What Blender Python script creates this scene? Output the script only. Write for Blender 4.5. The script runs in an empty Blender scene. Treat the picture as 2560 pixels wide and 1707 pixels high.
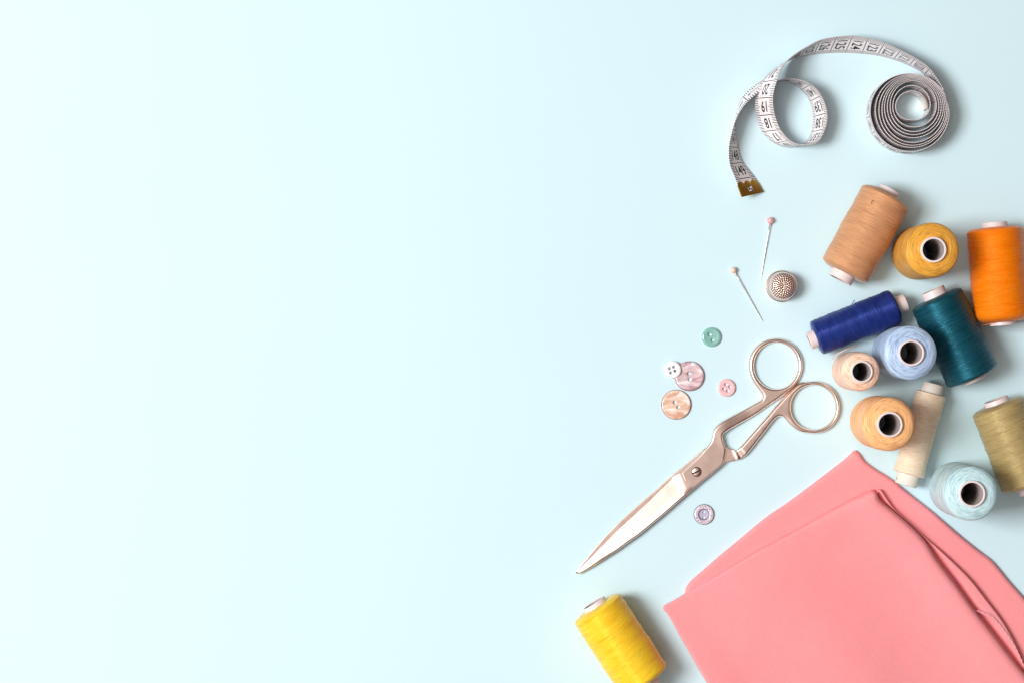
import bpy, bmesh, math, random
import numpy as np
from mathutils import Vector, Matrix
from mathutils.geometry import delaunay_2d_cdt

random.seed(7); rng = np.random.default_rng(11)
SC = bpy.context.scene
COL = SC.collection
CM = 0.01                      # all modelling below is in centimetres
H = 145.0                      # camera height over the table
PX = 40.0                      # photo pixels per centimetre on the table

# ------------------------------------------------------------------ camera, world, lamps, exposure
cam_d = bpy.data.cameras.new('camera'); cam = bpy.data.objects.new('camera', cam_d); COL.objects.link(cam)
cam.location = (0, 0, H*CM); cam.rotation_euler = (0, 0, 0)
cam_d.sensor_width = 36; cam_d.lens = 36*H/(2560/PX)
cam_d.clip_start = 0.05; cam_d.clip_end = 50
cam_d.dof.use_dof = True; cam_d.dof.focus_distance = (H-0.8)*CM; cam_d.dof.aperture_fstop = 14.0
SC.camera = cam
SC.cycles.use_denoising = True; SC.cycles.use_adaptive_sampling = False
SC.cycles.pixel_filter_type = 'BLACKMAN_HARRIS'; SC.cycles.filter_width = 1.3
SC.cycles.sample_clamp_indirect = 4.0; SC.cycles.blur_glossy = 0.5

W = bpy.data.worlds.new('World'); SC.world = W; W.use_nodes = True
nt = W.node_tree; nt.nodes.clear()
wo = nt.nodes.new('ShaderNodeOutputWorld'); bg = nt.nodes.new('ShaderNodeBackground')
tc = nt.nodes.new('ShaderNodeTexCoord'); sep = nt.nodes.new('ShaderNodeSeparateXYZ')
nt.links.new(tc.outputs['Generated'], sep.inputs[0])
m1 = nt.nodes.new('ShaderNodeMath'); m1.operation = 'MULTIPLY'; m1.inputs[1].default_value = -0.62
m2 = nt.nodes.new('ShaderNodeMath'); m2.operation = 'MULTIPLY_ADD'; m2.inputs[1].default_value = 0.5
nt.links.new(sep.outputs['X'], m1.inputs[0]); nt.links.new(sep.outputs['Z'], m2.inputs[0]); nt.links.new(m1.outputs[0], m2.inputs[2])
rp = nt.nodes.new('ShaderNodeValToRGB'); cr = rp.color_ramp
cr.elements[0].position = 0.0; cr.elements[0].color = (0.17, 0.085, 0.065, 1)
cr.elements[1].position = 0.80; cr.elements[1].color = (1.9, 1.85, 1.8, 1)
e = cr.elements.new(0.30); e.color = (0.34, 0.26, 0.24, 1)
e = cr.elements.new(0.45); e.color = (0.76, 0.615, 0.55, 1)
e = cr.elements.new(0.62); e.color = (1.75, 1.60, 1.50, 1)
nt.links.new(m2.outputs[0], rp.inputs[0])
zr = nt.nodes.new('ShaderNodeMapRange'); zr.interpolation_type = 'SMOOTHSTEP'
zr.inputs['From Min'].default_value = 0.40; zr.inputs['From Max'].default_value = 0.97
zr.inputs['To Min'].default_value = 0.30; zr.inputs['To Max'].default_value = 1.05
vm = nt.nodes.new('ShaderNodeVectorMath'); vm.operation = 'SCALE'
nt.links.new(sep.outputs['Z'], zr.inputs[0]); nt.links.new(rp.outputs[0], vm.inputs[0]); nt.links.new(zr.outputs[0], vm.inputs['Scale'])
nt.links.new(vm.outputs[0], bg.inputs[0])
bg.inputs[1].default_value = 0.68
nt.links.new(bg.outputs[0], wo.inputs[0])

def area(name, loc, target, size, sizey, power, color):
    d = bpy.data.lights.new(name, 'AREA'); d.shape = 'RECTANGLE'; d.size = size; d.size_y = sizey
    d.energy = power; d.color = color
    o = bpy.data.objects.new(name, d); COL.objects.link(o)
    o.location = loc
    o.rotation_euler = (Vector(target)-Vector(loc)).to_track_quat('-Z', 'Y').to_euler()
    return o
area('window_light', (-1.39, 0.06, 2.06), (0.02, 0, 0), 0.80, 0.95, 61.5, (1.0, 0.985, 0.965))

vs = SC.view_settings; vs.view_transform = 'Standard'; vs.look = 'None'; vs.exposure = 0.0; vs.gamma = 1.0
vs.use_curve_mapping = False
SC.display_settings.display_device = 'sRGB'

# ------------------------------------------------------------------ helpers
def P(px, py, z=0.0):
    """photo pixel -> centimetres on the level z above the table"""
    k = (H-z)/H
    return Vector(((px-1280)/PX*k, (853.5-py)/PX*k, z))
def crop(ox, oy, s):
    return lambda x, y: (ox + x/s, oy + y/s)

def link(name, me, mat=None, parent=None):
    me.name = name
    o = bpy.data.objects.new(name, me); COL.objects.link(o)
    if mat is not None and len(me.materials) == 0:
        for m in (mat if isinstance(mat, (list, tuple)) else [mat]): me.materials.append(m)
    if parent is not None: o.parent = parent
    return o
def thing(name, label, cat, loc=(0, 0, 0), rz=0.0, group=None):
    o = bpy.data.objects.new(name, None); COL.objects.link(o)
    o.empty_display_size = 0.01
    o.location = Vector(loc)*CM; o.rotation_euler = (0, 0, rz)
    o['label'] = label; o['category'] = cat
    if group: o['group'] = group
    return o
def mesh(verts, faces, smooth=True, uvs=None, mats=None, sharp=None):
    me = bpy.data.meshes.new('m')
    v = np.asarray(verts, float)*CM
    me.from_pydata(v.tolist(), [], [tuple(int(i) for i in f) for f in faces])
    if smooth: me.polygons.foreach_set('use_smooth', [True]*len(me.polygons))
    if mats is not None: me.polygons.foreach_set('material_index', list(mats))
    if uvs is not None:
        l = me.uv_layers.new(name='UVMap')
        l.data.foreach_set('uv', np.asarray(uvs, float).ravel())
    me.update()
    if sharp is not None: me.set_sharp_from_angle(angle=math.radians(sharp))
    return me
def catmull(pts, n, closed=False):
    pts = [np.asarray(p, float) for p in pts]; out = []
    N = len(pts); rngN = N if closed else N-1
    for i in range(rngN):
        if closed: p0, p1, p2, p3 = pts[i-1], pts[i], pts[(i+1) % N], pts[(i+2) % N]
        else: p0, p1, p2, p3 = pts[max(i-1, 0)], pts[i], pts[i+1], pts[min(i+2, N-1)]
        for k in range(n):
            t = k/n
            out.append(0.5*((2*p1)+(-p0+p2)*t+(2*p0-5*p1+4*p2-p3)*t*t+(-p0+3*p1-3*p2+p3)*t**3))
    if not closed: out.append(pts[-1])
    return np.array(out)
def resample(poly, step, closed=True):
    p = np.asarray(poly, float)
    if closed: p = np.vstack([p, p[:1]])
    d = np.r_[0, np.cumsum(np.linalg.norm(np.diff(p, axis=0), axis=1))]
    n = max(int(round(d[-1]/step)), 4)
    s = np.linspace(0, d[-1], n+1)
    q = np.stack([np.interp(s, d, p[:, k]) for k in range(p.shape[1])], 1)
    return q[:-1] if closed else q
def nz(x, y, f=1.0, seed=0):
    s = seed*1.7
    return (np.sin(f*1.0*x+1.3*f*y+s)+np.sin(f*1.9*x-0.8*f*y+2.1+s*2)+np.sin(-0.6*f*x+2.3*f*y+4.2+s*3)*0.8
            + np.sin(f*3.1*x+2.7*f*y+0.7+s)*0.4)/3.2
def inside(pts, poly):
    x, y = pts[:, 0], pts[:, 1]; r = np.zeros(len(pts), bool)
    px, py = poly[:, 0], poly[:, 1]; j = len(poly)-1
    for i in range(len(poly)):
        c = ((py[i] > y) != (py[j] > y)) & (x < (px[j]-px[i])*(y-py[i])/(py[j]-py[i]+1e-15)+px[i])
        r ^= c; j = i
    return r
def dist_edges(pts, loops):
    d = np.full(len(pts), 1e9)
    for L in loops:
        a = L; b = np.roll(L, -1, 0); ab = b-a; l2 = (ab**2).sum(1)+1e-15
        for s in range(0, len(pts), 2000):
            q = pts[s:s+2000]
            t = np.clip(((q[:, None]-a[None])*ab[None]).sum(2)/l2[None], 0, 1)
            dd = np.linalg.norm(q[:, None]-(a[None]+t[..., None]*ab[None]), axis=2).min(1)
            d[s:s+2000] = np.minimum(d[s:s+2000], dd)
    return d
def plate(loops, step, grid, insets, ztop, zbot, sharp=40, uv=False):
    """solid plate over an outline (first loop outer, others holes); ztop / zbot are f(x,y,d)"""
    loops = [resample(np.asarray(l, float)[:, :2], step if i == 0 else min(step, 0.06)) for i, l in enumerate(loops)]
    P0 = []; edges = []
    for L in loops:
        k = len(P0); P0 += L.tolist(); n = len(L)
        edges += [(k+i, k+(i+1) % n) for i in range(n)]
    nb = len(P0)
    extra = []
    def isin(q):
        r = inside(q, loops[0])
        for h in loops[1:]: r &= ~inside(q, h)
        return r
    for d in insets:
        for L in loops:
            t = np.roll(L, -1, 0)-np.roll(L, 1, 0); t /= np.linalg.norm(t, axis=1)[:, None]+1e-12
            nrm = np.stack([-t[:, 1], t[:, 0]], 1)
            for sg in (1, -1):
                q = L+nrm*d*sg
                m = isin(q)
                if m.any():
                    q = q[m]; dd = dist_edges(q, loops); extra.append(q[dd > d*0.9])
    lo = loops[0].min(0); hi = loops[0].max(0)
    gx, gy = np.meshgrid(np.arange(lo[0], hi[0], grid), np.arange(lo[1], hi[1], grid))
    gx = gx+(np.arange(gx.shape[0]) % 2)[:, None]*grid*0.5
    q = np.stack([gx.ravel(), gy.ravel()], 1); q = q[isin(q)]
    if len(q):
        dd = dist_edges(q, loops); q = q[dd > (max(insets) if insets else 0)+grid*0.35]; extra.append(q)
    allp = np.vstack([np.array(P0)]+[x for x in extra if len(x)])
    r = delaunay_2d_cdt([Vector(p) for p in allp], edges, [], 0, 1e-5, True)
    V = np.array([(v[0], v[1]) for v in r[0]]); F = [f for f in r[2]]
    F = np.array(F); c = V[F].mean(1); F = F[isin(c)]
    d = dist_edges(V, loops)
    orig = r[3]; isb = np.array([any(i < nb for i in o) for o in orig])
    d[isb] = 0
    zt = ztop(V[:, 0], V[:, 1], d); zb = zbot(V[:, 0], V[:, 1], d)
    # orientation
    a, b, cc = V[F[:, 0]], V[F[:, 1]], V[F[:, 2]]
    ar = (b[:, 0]-a[:, 0])*(cc[:, 1]-a[:, 1])-(b[:, 1]-a[:, 1])*(cc[:, 0]-a[:, 0])
    F[ar < 0] = F[ar < 0][:, ::-1]
    F = F[np.abs(ar) > 1e-10]
    n = len(V)
    verts = np.vstack([np.c_[V, zt], np.c_[V, zb]])
    faces = F.tolist()+(F[:, ::-1]+n).tolist()
    cnt = {}
    for f in F:
        for i in range(3):
            e = (f[i], f[(i+1) % 3]); cnt[e] = 1
    for (i, j) in cnt:
        if (j, i) not in cnt: faces.append([j, i, i+n, j+n])
    return mesh(verts, faces, True, sharp=sharp)
def round_edge(d, r):
    t = np.clip(d/r, 0, 1); return np.sqrt(np.clip(1-(1-t)**2, 0, 1))     # 0 on the rim, 1 inside
def lathe(prof, segs, noise=None, close=False, u0=0.0):
    """prof: list of (r, z) ; axis +Z. returns verts, faces, uvs (u round, v arc length in cm)"""
    prof = np.asarray(prof, float); n = len(prof)
    s = np.r_[0, np.cumsum(np.linalg.norm(np.diff(prof, axis=0), axis=1))]
    a = u0+np.arange(segs)*2*math.pi/segs
    R = np.repeat(prof[:, :1], segs, 1)
    if noise is not None: R = R+noise(s[:, None], a[None], prof)
    X = R*np.cos(a); Y = R*np.sin(a); Z = np.repeat(prof[:, 1:2], segs, 1)
    V = np.stack([X, Y, Z], 2).reshape(-1, 3)
    F = []; UV = []
    for i in range(n-1):
        for j in range(segs):
            k = (j+1) % segs
            F.append([i*segs+j, i*segs+k, (i+1)*segs+k, (i+1)*segs+j])
            u, w = j/segs, (j+1)/segs
            UV += [(u, s[i]), (w, s[i]), (w, s[i+1]), (u, s[i+1])]
    return V, F, UV
def tube_path(pts, rad, segs=8, cap=True):
    pts = np.asarray(pts, float); n = len(pts)
    rad = np.full(n, rad) if np.isscalar(rad) else np.asarray(rad)
    T = np.gradient(pts, axis=0); T /= np.linalg.norm(T, axis=1)[:, None]
    V = []; 
    up = np.array([0, 0, 1.0]) if abs(T[0][2]) < 0.9 else np.array([1.0, 0, 0])
    for i in range(n):
        a = np.cross(T[i], up); a /= np.linalg.norm(a); b = np.cross(a, T[i]); up = b
        for j in range(segs):
            t = 2*math.pi*j/segs; V.append(pts[i]+rad[i]*(math.cos(t)*a+math.sin(t)*b))
    F = [[i*segs+j, (i+1)*segs+j, (i+1)*segs+(j+1) % segs, i*segs+(j+1) % segs] for i in range(n-1) for j in range(segs)]
    if cap: F += [list(range(segs)), list(range((n-1)*segs, n*segs))[::-1]]
    return np.array(V), F
def circle(c, r, n=48, a0=0, a1=360, sq=1.0):
    t = np.radians(np.linspace(a0, a1, n, endpoint=(abs(a1-a0) < 359.9)))
    return np.stack([c[0]+r*np.cos(t), c[1]+r*sq*np.sin(t)], 1)

# ------------------------------------------------------------------ materials
class NB:
    def __init__(s, name):
        s.m = bpy.data.materials.new(name); s.m.use_nodes = True; s.t = s.m.node_tree
        s.b = s.t.nodes['Principled BSDF']
    def n(s, typ, **kw):
        x = s.t.nodes.new(typ)
        for k, v in kw.items():
            if hasattr(x, k): setattr(x, k, v)
            else: x.inputs[k.replace('_', ' ')].default_value = v
        return x
    def l(s, a, b): s.t.links.new(a, b)
    def set(s, **kw):
        for k, v in kw.items(): s.b.inputs[k.replace('_', ' ')].default_value = v
        return s
    def math(s, op, a, b=None, c=None):
        x = s.t.nodes.new('ShaderNodeMath'); x.operation = op
        for i, v in enumerate((a, b, c)):
            if v is None: continue
            if isinstance(v, (int, float)): x.inputs[i].default_value = v
            else: s.l(v, x.inputs[i])
        return x.outputs[0]
    def mix(s, f, a, b):
        x = s.t.nodes.new('ShaderNodeMix'); x.data_type = 'RGBA'
        for i, v in ((0, f), (6, a), (7, b)):
            if isinstance(v, (int, float)): x.inputs[i].default_value = v
            elif isinstance(v, tuple): x.inputs[i].default_value = v if len(v) == 4 else (*v, 1)
            else: s.l(v, x.inputs[i])
        return x.outputs[2]
    def bump(s, h, dist, strength=1.0):
        x = s.t.nodes.new('ShaderNodeBump'); x.inputs['Strength'].default_value = strength
        x.inputs['Distance'].default_value = dist*CM; s.l(h, x.inputs['Height'])
        s.l(x.outputs[0], s.b.inputs['Normal']); return x
def ramp(nb, fac, stops):
    x = nb.t.nodes.new('ShaderNodeValToRGB'); nb.l(fac, x.inputs[0]); c = x.color_ramp
    while len(c.elements) < len(stops): c.elements.new(0.5)
    for e, (p, v) in zip(c.elements, stops): e.position = p; e.color = (*v, 1) if len(v) == 3 else v
    return x.outputs[0]

def mat_paper():
    b = NB('pale_blue_paper')
    c = b.n('ShaderNodeTexCoord')
    n1 = b.n('ShaderNodeTexNoise', Scale=9.0, Detail=3.0); b.l(c.outputs['Object'], n1.inputs['Vector'])
    n2 = b.n('ShaderNodeTexNoise', Scale=900.0, Detail=4.0); b.l(c.outputs['Object'], n2.inputs['Vector'])
    c1 = b.mix(n1.outputs[0], (0.622, 0.824, 0.90), (0.642, 0.84, 0.91))
    c2 = b.mix(b.math('MULTIPLY', n2.outputs[0], 0.10), c1, (0.45, 0.72, 0.78))
    b.l(c2, b.b.inputs['Base Color']); b.set(Roughness=0.75, Specular_IOR_Level=0.15)
    b.bump(n2.outputs[0], 0.006, 0.5)
    return b.m
def mat_thread(name, col, dark=None, sheen=0.18, spec=0.75, rough=0.36, ring=False):
    b = NB(name)
    uv = b.n('ShaderNodeUVMap'); s = b.n('ShaderNodeSeparateXYZ'); b.l(uv.outputs[0], s.inputs[0])
    ang = b.math('MULTIPLY', s.outputs['X'], 2*math.pi)
    tilt = b.math('MULTIPLY', b.math('SINE', ang), 0.10)
    v = b.math('ADD', s.outputs['Y'], tilt)
    def streak(ku, kv, seed, det=2.0):
        cb = b.n('ShaderNodeCombineXYZ')
        b.l(b.math('MULTIPLY', b.math('COSINE', ang), ku), cb.inputs[0])
        b.l(b.math('MULTIPLY_ADD', b.math('SINE', ang), ku, seed), cb.inputs[1])
        b.l(b.math('MULTIPLY', v, kv), cb.inputs[2])
        n = b.n('ShaderNodeTexNoise', Scale=1.0, Detail=det, Roughness=0.6); b.l(cb.outputs[0], n.inputs['Vector'])
        return n.outputs[0]
    fine = streak(2.4 if ring else 1.7, 17.0 if ring else 21.0, 3.0, 3.0)
    mid = streak(1.6 if ring else 1.0, 8.0, 11.0)
    wide = streak(0.9, 2.2, 23.0)
    dk = tuple(x*(0.74 if ring else 0.92) for x in dark) if dark else tuple(x*(0.60 if ring else 0.70) for x in col)
    lt = tuple(min(1, x*1.16+0.015) for x in col)
    f = b.math('ADD', b.math('MULTIPLY', fine, 0.62), b.math('ADD', b.math('MULTIPLY', mid, 0.20), b.math('MULTIPLY', wide, 0.26)))
    c = ramp(b, f, [(0.42, dk), (0.54, col), (0.66, lt)] if ring else [(0.34, dk), (0.52, col), (0.74, lt)])
    b.l(c, b.b.inputs['Base Color'])
    b.set(Roughness=rough, Specular_IOR_Level=spec, Sheen_Weight=sheen, Sheen_Roughness=0.45, Anisotropic=0.75, Anisotropic_Rotation=0.25)
    b.b.inputs['Sheen Tint'].default_value = tuple(min(1, 0.45+0.55*x) for x in col)+(1,)
    mxc = max(col); b.b.inputs['Specular Tint'].default_value = tuple(0.12+0.88*(x/mxc) for x in col)+(1,)
    tg = b.n('ShaderNodeTangent'); tg.direction_type = 'UV_MAP'; b.l(tg.outputs[0], b.b.inputs['Tangent'])
    hgt = b.math('ADD', b.math('MULTIPLY', fine, 0.8), b.math('MULTIPLY', mid, 0.35))
    b.bump(hgt, 0.06, 0.9)
    return b.m
def mat_simple(name, col, rough=0.5, metal=0.0, spec=0.5, **kw):
    b = NB(name)
    c = b.n('ShaderNodeTexCoord'); n = b.n('ShaderNodeTexNoise', Scale=kw.pop('nscale', 260.0), Detail=3.0)
    b.l(c.outputs['Object'], n.inputs['Vector'])
    k = kw.pop('var', 0.08); bmp = kw.pop('bmp', 0.0)
    b.l(b.mix(n.outputs[0], tuple(x*(1-k) for x in col), tuple(min(1, x*(1+k)) for x in col)), b.b.inputs['Base Color'])
    b.set(Roughness=rough, Metallic=metal, Specular_IOR_Level=spec)
    for a, v in kw.items(): b.b.inputs[a.replace('_', ' ')].default_value = v
    if bmp: b.bump(n.outputs[0], bmp, 0.6)
    return b.m
def mat_metal(name, col, rough):
    b = NB(name); c = b.n('ShaderNodeTexCoord')
    mp = b.n('ShaderNodeMapping'); mp.inputs['Rotation'].default_value = (0, 0, math.radians(48)); mp.inputs['Scale'].default_value = (1500, 90, 90)
    b.l(c.outputs['Object'], mp.inputs[0])
    n = b.n('ShaderNodeTexNoise', Scale=1.0, Detail=4.0); b.l(mp.outputs[0], n.inputs['Vector'])
    n2 = b.n('ShaderNodeTexNoise', Scale=160.0, Detail=4.0); b.l(c.outputs['Object'], n2.inputs['Vector'])
    b.l(b.mix(n2.outputs[0], tuple(x*0.93 for x in col), tuple(min(1, x*1.06) for x in col)), b.b.inputs['Base Color'])
    b.set(Metallic=1.0)
    r = b.n('ShaderNodeMapRange'); r.inputs['To Min'].default_value = rough*0.8; r.inputs['To Max'].default_value = rough*1.3
    b.l(n2.outputs[0], r.inputs[0]); b.l(r.outputs[0], b.b.inputs['Roughness'])
    b.bump(n.outputs[0], 0.0012, 0.5)
    return b.m
def mat_shell(name, c1, c2, c3, scale=95.0, rough=0.16):
    b = NB(name); c = b.n('ShaderNodeTexCoord')
    mp = b.n('ShaderNodeMapping'); mp.inputs['Rotation'].default_value = (0.3, 0, 0.7); mp.inputs['Scale'].default_value = (scale, scale*1.7, scale)
    b.l(c.outputs['Object'], mp.inputs[0])
    n = b.n('ShaderNodeTexNoise', Scale=1.0, Detail=3.0, Distortion=0.8); b.l(mp.outputs[0], n.inputs['Vector'])
    b.l(ramp(b, n.outputs[0], [(0.36, c1), (0.52, c2), (0.66, c3)]), b.b.inputs['Base Color'])
    b.set(Roughness=rough, Specular_IOR_Level=0.6, Coat_Weight=0.5, Coat_Roughness=0.1)
    b.bump(n.outputs[0], 0.01, 0.25)
    return b.m
def mat_cloth():
    b = NB('pink_crepe_cloth'); c = b.n('ShaderNodeTexCoord')
    n = b.n('ShaderNodeTexNoise', Scale=2300.0, Detail=3.0, Roughness=0.7); b.l(c.outputs['Object'], n.inputs['Vector'])
    v = b.n('ShaderNodeTexVoronoi', Scale=2000.0); b.l(c.outputs['Object'], v.inputs['Vector'])
    n2 = b.n('ShaderNodeTexNoise', Scale=30.0, Detail=2.0); b.l(c.outputs['Object'], n2.inputs['Vector'])
    c1 = b.mix(n2.outputs[0], (0.965, 0.345, 0.37), (0.975, 0.365, 0.39))
    b.l(b.mix(b.math('MULTIPLY', n.outputs[0], 0.28), c1, (0.90, 0.25, 0.275)), b.b.inputs['Base Color'])
    b.set(Roughness=0.8, Specular_IOR_Level=0.15, Sheen_Weight=0.12, Sheen_Roughness=0.5)
    b.b.inputs['Sheen Tint'].default_value = (1, 0.75, 0.75, 1)
    b.set(Subsurface_Weight=0.35, Subsurface_Scale=0.0022); b.b.inputs['Subsurface Radius'].default_value = (1.0, 0.22, 0.22)
    b.bump(b.math('ADD', n.outputs[0], b.math('MULTIPLY', v.outputs['Distance'], 0.5)), 0.02, 0.7)
    return b.m
def mat_tape():
    b = NB('printed_tape'); uv = b.n('ShaderNodeUVMap'); s = b.n('ShaderNodeSeparateXYZ'); b.l(uv.outputs[0], s.inputs[0])
    u, v = s.outputs['X'], s.outputs['Y']
    fu = b.math('FRACT', b.math('MULTIPLY_ADD', u, 10.0, 0.5))                      # centred on every millimetre
    tick = b.math('LESS_THAN', b.math('ABSOLUTE', b.math('SUBTRACT', fu, 0.5)), 0.19)
    ed = b.math('MINIMUM', v, b.math('SUBTRACT', 1.0, v))
    f5 = b.math('FRACT', b.math('MULTIPLY_ADD', u, 1.0, 0.5))
    half = b.math('LESS_THAN', b.math('ABSOLUTE', b.math('SUBTRACT', b.math('FRACT', u), 0.5)), 0.04)
    edge = b.math('LESS_THAN', ed, b.math('MULTIPLY_ADD', half, 0.07, 0.20))
    cm = b.math('LESS_THAN', b.math('ABSOLUTE', b.math('SUBTRACT', f5, 0.5)), 0.026)
    f = b.math('MAXIMUM', b.math('MULTIPLY', tick, edge), cm)
    c = b.n('ShaderNodeTexCoord'); n = b.n('ShaderNodeTexNoise', Scale=400.0, Detail=2.0); b.l(c.outputs['Object'], n.inputs['Vector'])
    base = b.mix(n.outputs[0], (0.84, 0.795, 0.81), (0.885, 0.85, 0.865))
    b.l(b.mix(b.math('MULTIPLY', f, 0.93), base, (0.06, 0.022, 0.04)), b.b.inputs['Base Color'])
    b.set(Roughness=0.42, Specular_IOR_Level=0.4)
    b.bump(n.outputs[0], 0.004, 0.3)
    return b.m

M_paper = mat_paper(); M_cloth = mat_cloth(); M_tape = mat_tape()
M_ink = mat_simple('black_ink', (0.018, 0.012, 0.018), 0.5)
M_plastic = mat_simple('white_spool_plastic', (0.80, 0.70, 0.705), 0.38, spec=0.45, var=0.03)
M_card = mat_simple('cream_spool_card', (0.80, 0.74, 0.67), 0.6, spec=0.3, var=0.04)
M_inner_shade = mat_simple('tube_inside_shade', (0.42, 0.36, 0.35), 0.6, spec=0.3, var=0.04)  # darker than the tube plastic: shade of the hole painted into the wall
M_steel = mat_metal('brushed_nickel', (0.88, 0.71, 0.635), 0.28)
M_dark_steel = mat_simple('dark_slot', (0.10, 0.05, 0.035), 0.5, metal=0.6)
M_pin = mat_metal('pin_steel', (0.90, 0.83, 0.82), 0.3)
M_gold = mat_simple('gold_tip', (0.56, 0.29, 0.05), 0.34, metal=0.85, var=0.10, nscale=180)
def mat_patina_shade():  # dimple shading put into the colour, together with dark patina
    b = NB('patina_shade_nickel'); a = b.n('ShaderNodeAttribute'); a.attribute_name = 'patina_shade'
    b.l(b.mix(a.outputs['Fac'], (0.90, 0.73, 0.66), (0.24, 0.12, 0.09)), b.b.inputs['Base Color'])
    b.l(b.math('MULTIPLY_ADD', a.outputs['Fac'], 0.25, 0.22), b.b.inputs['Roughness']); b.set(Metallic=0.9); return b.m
M_thimble_cap = mat_patina_shade()
M_thimble = mat_metal('thimble_nickel', (0.74, 0.58, 0.51), 0.20)

# ------------------------------------------------------------------ the table paper
g = [(-110+220*i/40, -90+180*j/40, 0) for j in range(41) for i in range(41)]
o = link('tabletop', mesh(g, [[j*41+i, j*41+i+1, (j+1)*41+i+1, (j+1)*41+i] for j in range(40) for i in range(40)]), M_paper)
o['kind'] = 'structure'

# ------------------------------------------------------------------ folded cloth
def build_cloth():
    k = crop(1640, 1100, 2352/920)
    def poly(pts, n=8):
        q = [P(*k(*p))[:2] for p in pts]
        return catmull([np.array(x) for x in q], n, closed=False)
    under = poly([(185, 960), (210, 908), (300, 828), (400, 740), (540, 625), (700, 492), (850, 390), (1050, 240), (1180, 140), (1240, 88), (1262, 64), (1278, 60), (1296, 76), (1312, 102), (1335, 132), (1400, 180), (1500, 243), (1620, 338), (1750, 440), (1850, 526), (1950, 612), (2060, 700), (2150, 770), (2250, 890), (2352, 1005), (2480, 1150), (2640, 1380), (2760, 1600), (2800, 1800)])
    under = np.vstack([under, [P(*k(2600, 1980))[:2]], [P(*k(1400, 1980))[:2]], [P(*k(560, 1960))[:2]], [P(*k(300, 1300))[:2]], [P(*k(170, 1060))[:2]]])
    middle = poly([(1405, 316), (1418, 306), (1432, 316), (1462, 362), (1500, 418), (1552, 470), (1600, 514), (1700, 605), (1800, 690), (1900, 782), (2000, 884), (2100, 1012), (2200, 1144), (2280, 1284), (2330, 1400), (2380, 1520), (2440, 1700), (2460, 1850)])
    middle = np.vstack([middle, [P(*k(2300, 1880))[:2]], [P(*k(1900, 1500))[:2]], [P(*k(1600, 900))[:2]], [P(*k(1430, 520))[:2]], [P(*k(1385, 350))[:2]]])
    hem = poly([(2022, 1082), (2060, 1096), (2110, 1124), (2150, 1154), (2190, 1196), (2230, 1243), (2270, 1304), (2300, 1362), (2330, 1430), (2360, 1520), (2400, 1700)])
    top = poly([(325, 1552), (250, 1420), (150, 1246), (84, 1124), (46, 1078), (44, 1062), (56, 1048), (100, 1026), (200, 966), (400, 846), (640, 700), (900, 561), (1080, 458), (1220, 382), (1320, 332), (1366, 312), (1388, 312), (1402, 336), (1422, 376), (1500, 440), (1620, 543), (1700, 626), (1745, 692), (1790, 762), (1900, 905), (2000, 1045), (2100, 1172), (2200, 1302), (2280, 1405), (2352, 1492), (2460, 1640), (2520, 1760)])
    top = np.vstack([top, [P(*k(2400, 1900))[:2]], [P(*k(1400, 1920))[:2]], [P(*k(560, 1900))[:2]], [P(*k(420, 1730))[:2]]])
    root = thing('folded_cloth', 'folded piece of salmon pink crepe fabric lying below the thread spools', 'fabric', P(2100, 1500), 0)
    base = np.array(P(2100, 1500))
    edge_top = catmull([np.array(P(*k(*p))[:2]) for p in [(1402, 336), (1422, 376), (1500, 440), (1620, 543), (1700, 626), (1745, 692), (1790, 762), (1900, 905), (2000, 1045), (2100, 1172), (2200, 1302), (2280, 1405), (2352, 1492), (2460, 1640)]], 8)
    def d_line(x, y, line):
        q = np.stack([x, y], 1); a = line[:-1]; ab = line[1:]-a; l2 = (ab**2).sum(1)+1e-12; out = np.empty(len(q))
        for s in range(0, len(q), 2000):
            w = q[s:s+2000]; t = np.clip(((w[:, None]-a)*ab).sum(2)/l2, 0, 1)
            out[s:s+2000] = np.linalg.norm(w[:, None]-(a+t[..., None]*ab), axis=2).min(1)
        return out
    sm = lambda t: np.clip(t, 0, 1)**2*(3-2*np.clip(t, 0, 1))
    # bottom fold
    def zu(x, y, d):
        return 0.06+0.33*round_edge(d, 0.25)+0.03*nz(x, y, 0.45, 1)*sm(d/1.0)
    # middle fold: falls away under the top layer, lifts to its own rolled edge
    def zm(x, y, d):
        dt = d_line(x, y, edge_top); f = np.where(inside(np.stack([x, y], 1), top), 0.0, dt/(dt+d+0.004))
        return 0.26+0.56*(0.45+0.55*round_edge(d, 0.08))*(0.06+0.94*np.maximum(sm(f*1.25), sm(dt/0.5)*(f > 0)))+0.012*nz(x, y, 0.9, 4)
    tip = np.array(P(*k(1390, 330))[:2])
    def zt(x, y, d):
        dr = d_line(x, y, edge_top); dt = np.hypot(x-tip[0], y-tip[1])
        z = 0.47+0.38*round_edge(d, 0.19)
        z += (0.32*np.exp(-(dr/1.6)**2)+0.30*np.exp(-(dr/4.5)**2))*round_edge(d, 0.55)
        # soft broad folds running down from the top corner
        u = (x-tip[0])*0.80+(y-tip[1])*0.60; v = -(x-tip[0])*0.60+(y-tip[1])*0.80
        z += 0.19*np.sin(u*0.62+0.35*np.sin(v*0.28)+0.4)*sm(d/2.5)+0.07*nz(x, y, 0.33, 2)*sm(d/2.0)
        z += 0.012*nz(x, y, 1.5, 5)*sm(d/0.8)
        return z
    low = np.array(P(*k(44, 1062))[:2])
    def edge_drop(x, y):           # the left end lies right on the table
        t = np.hypot(x-low[0], y-low[1]); return sm(t/6.0)
    parts = []
    def shift(me): me.transform(Matrix.Translation(-Vector(base)*CM)); return me
    mu = plate([under], 0.25, 0.22, [0.03, 0.08, 0.15, 0.24, 0.34], zu, lambda x, y, d: np.full(len(x), 0.004), sharp=None)
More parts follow.
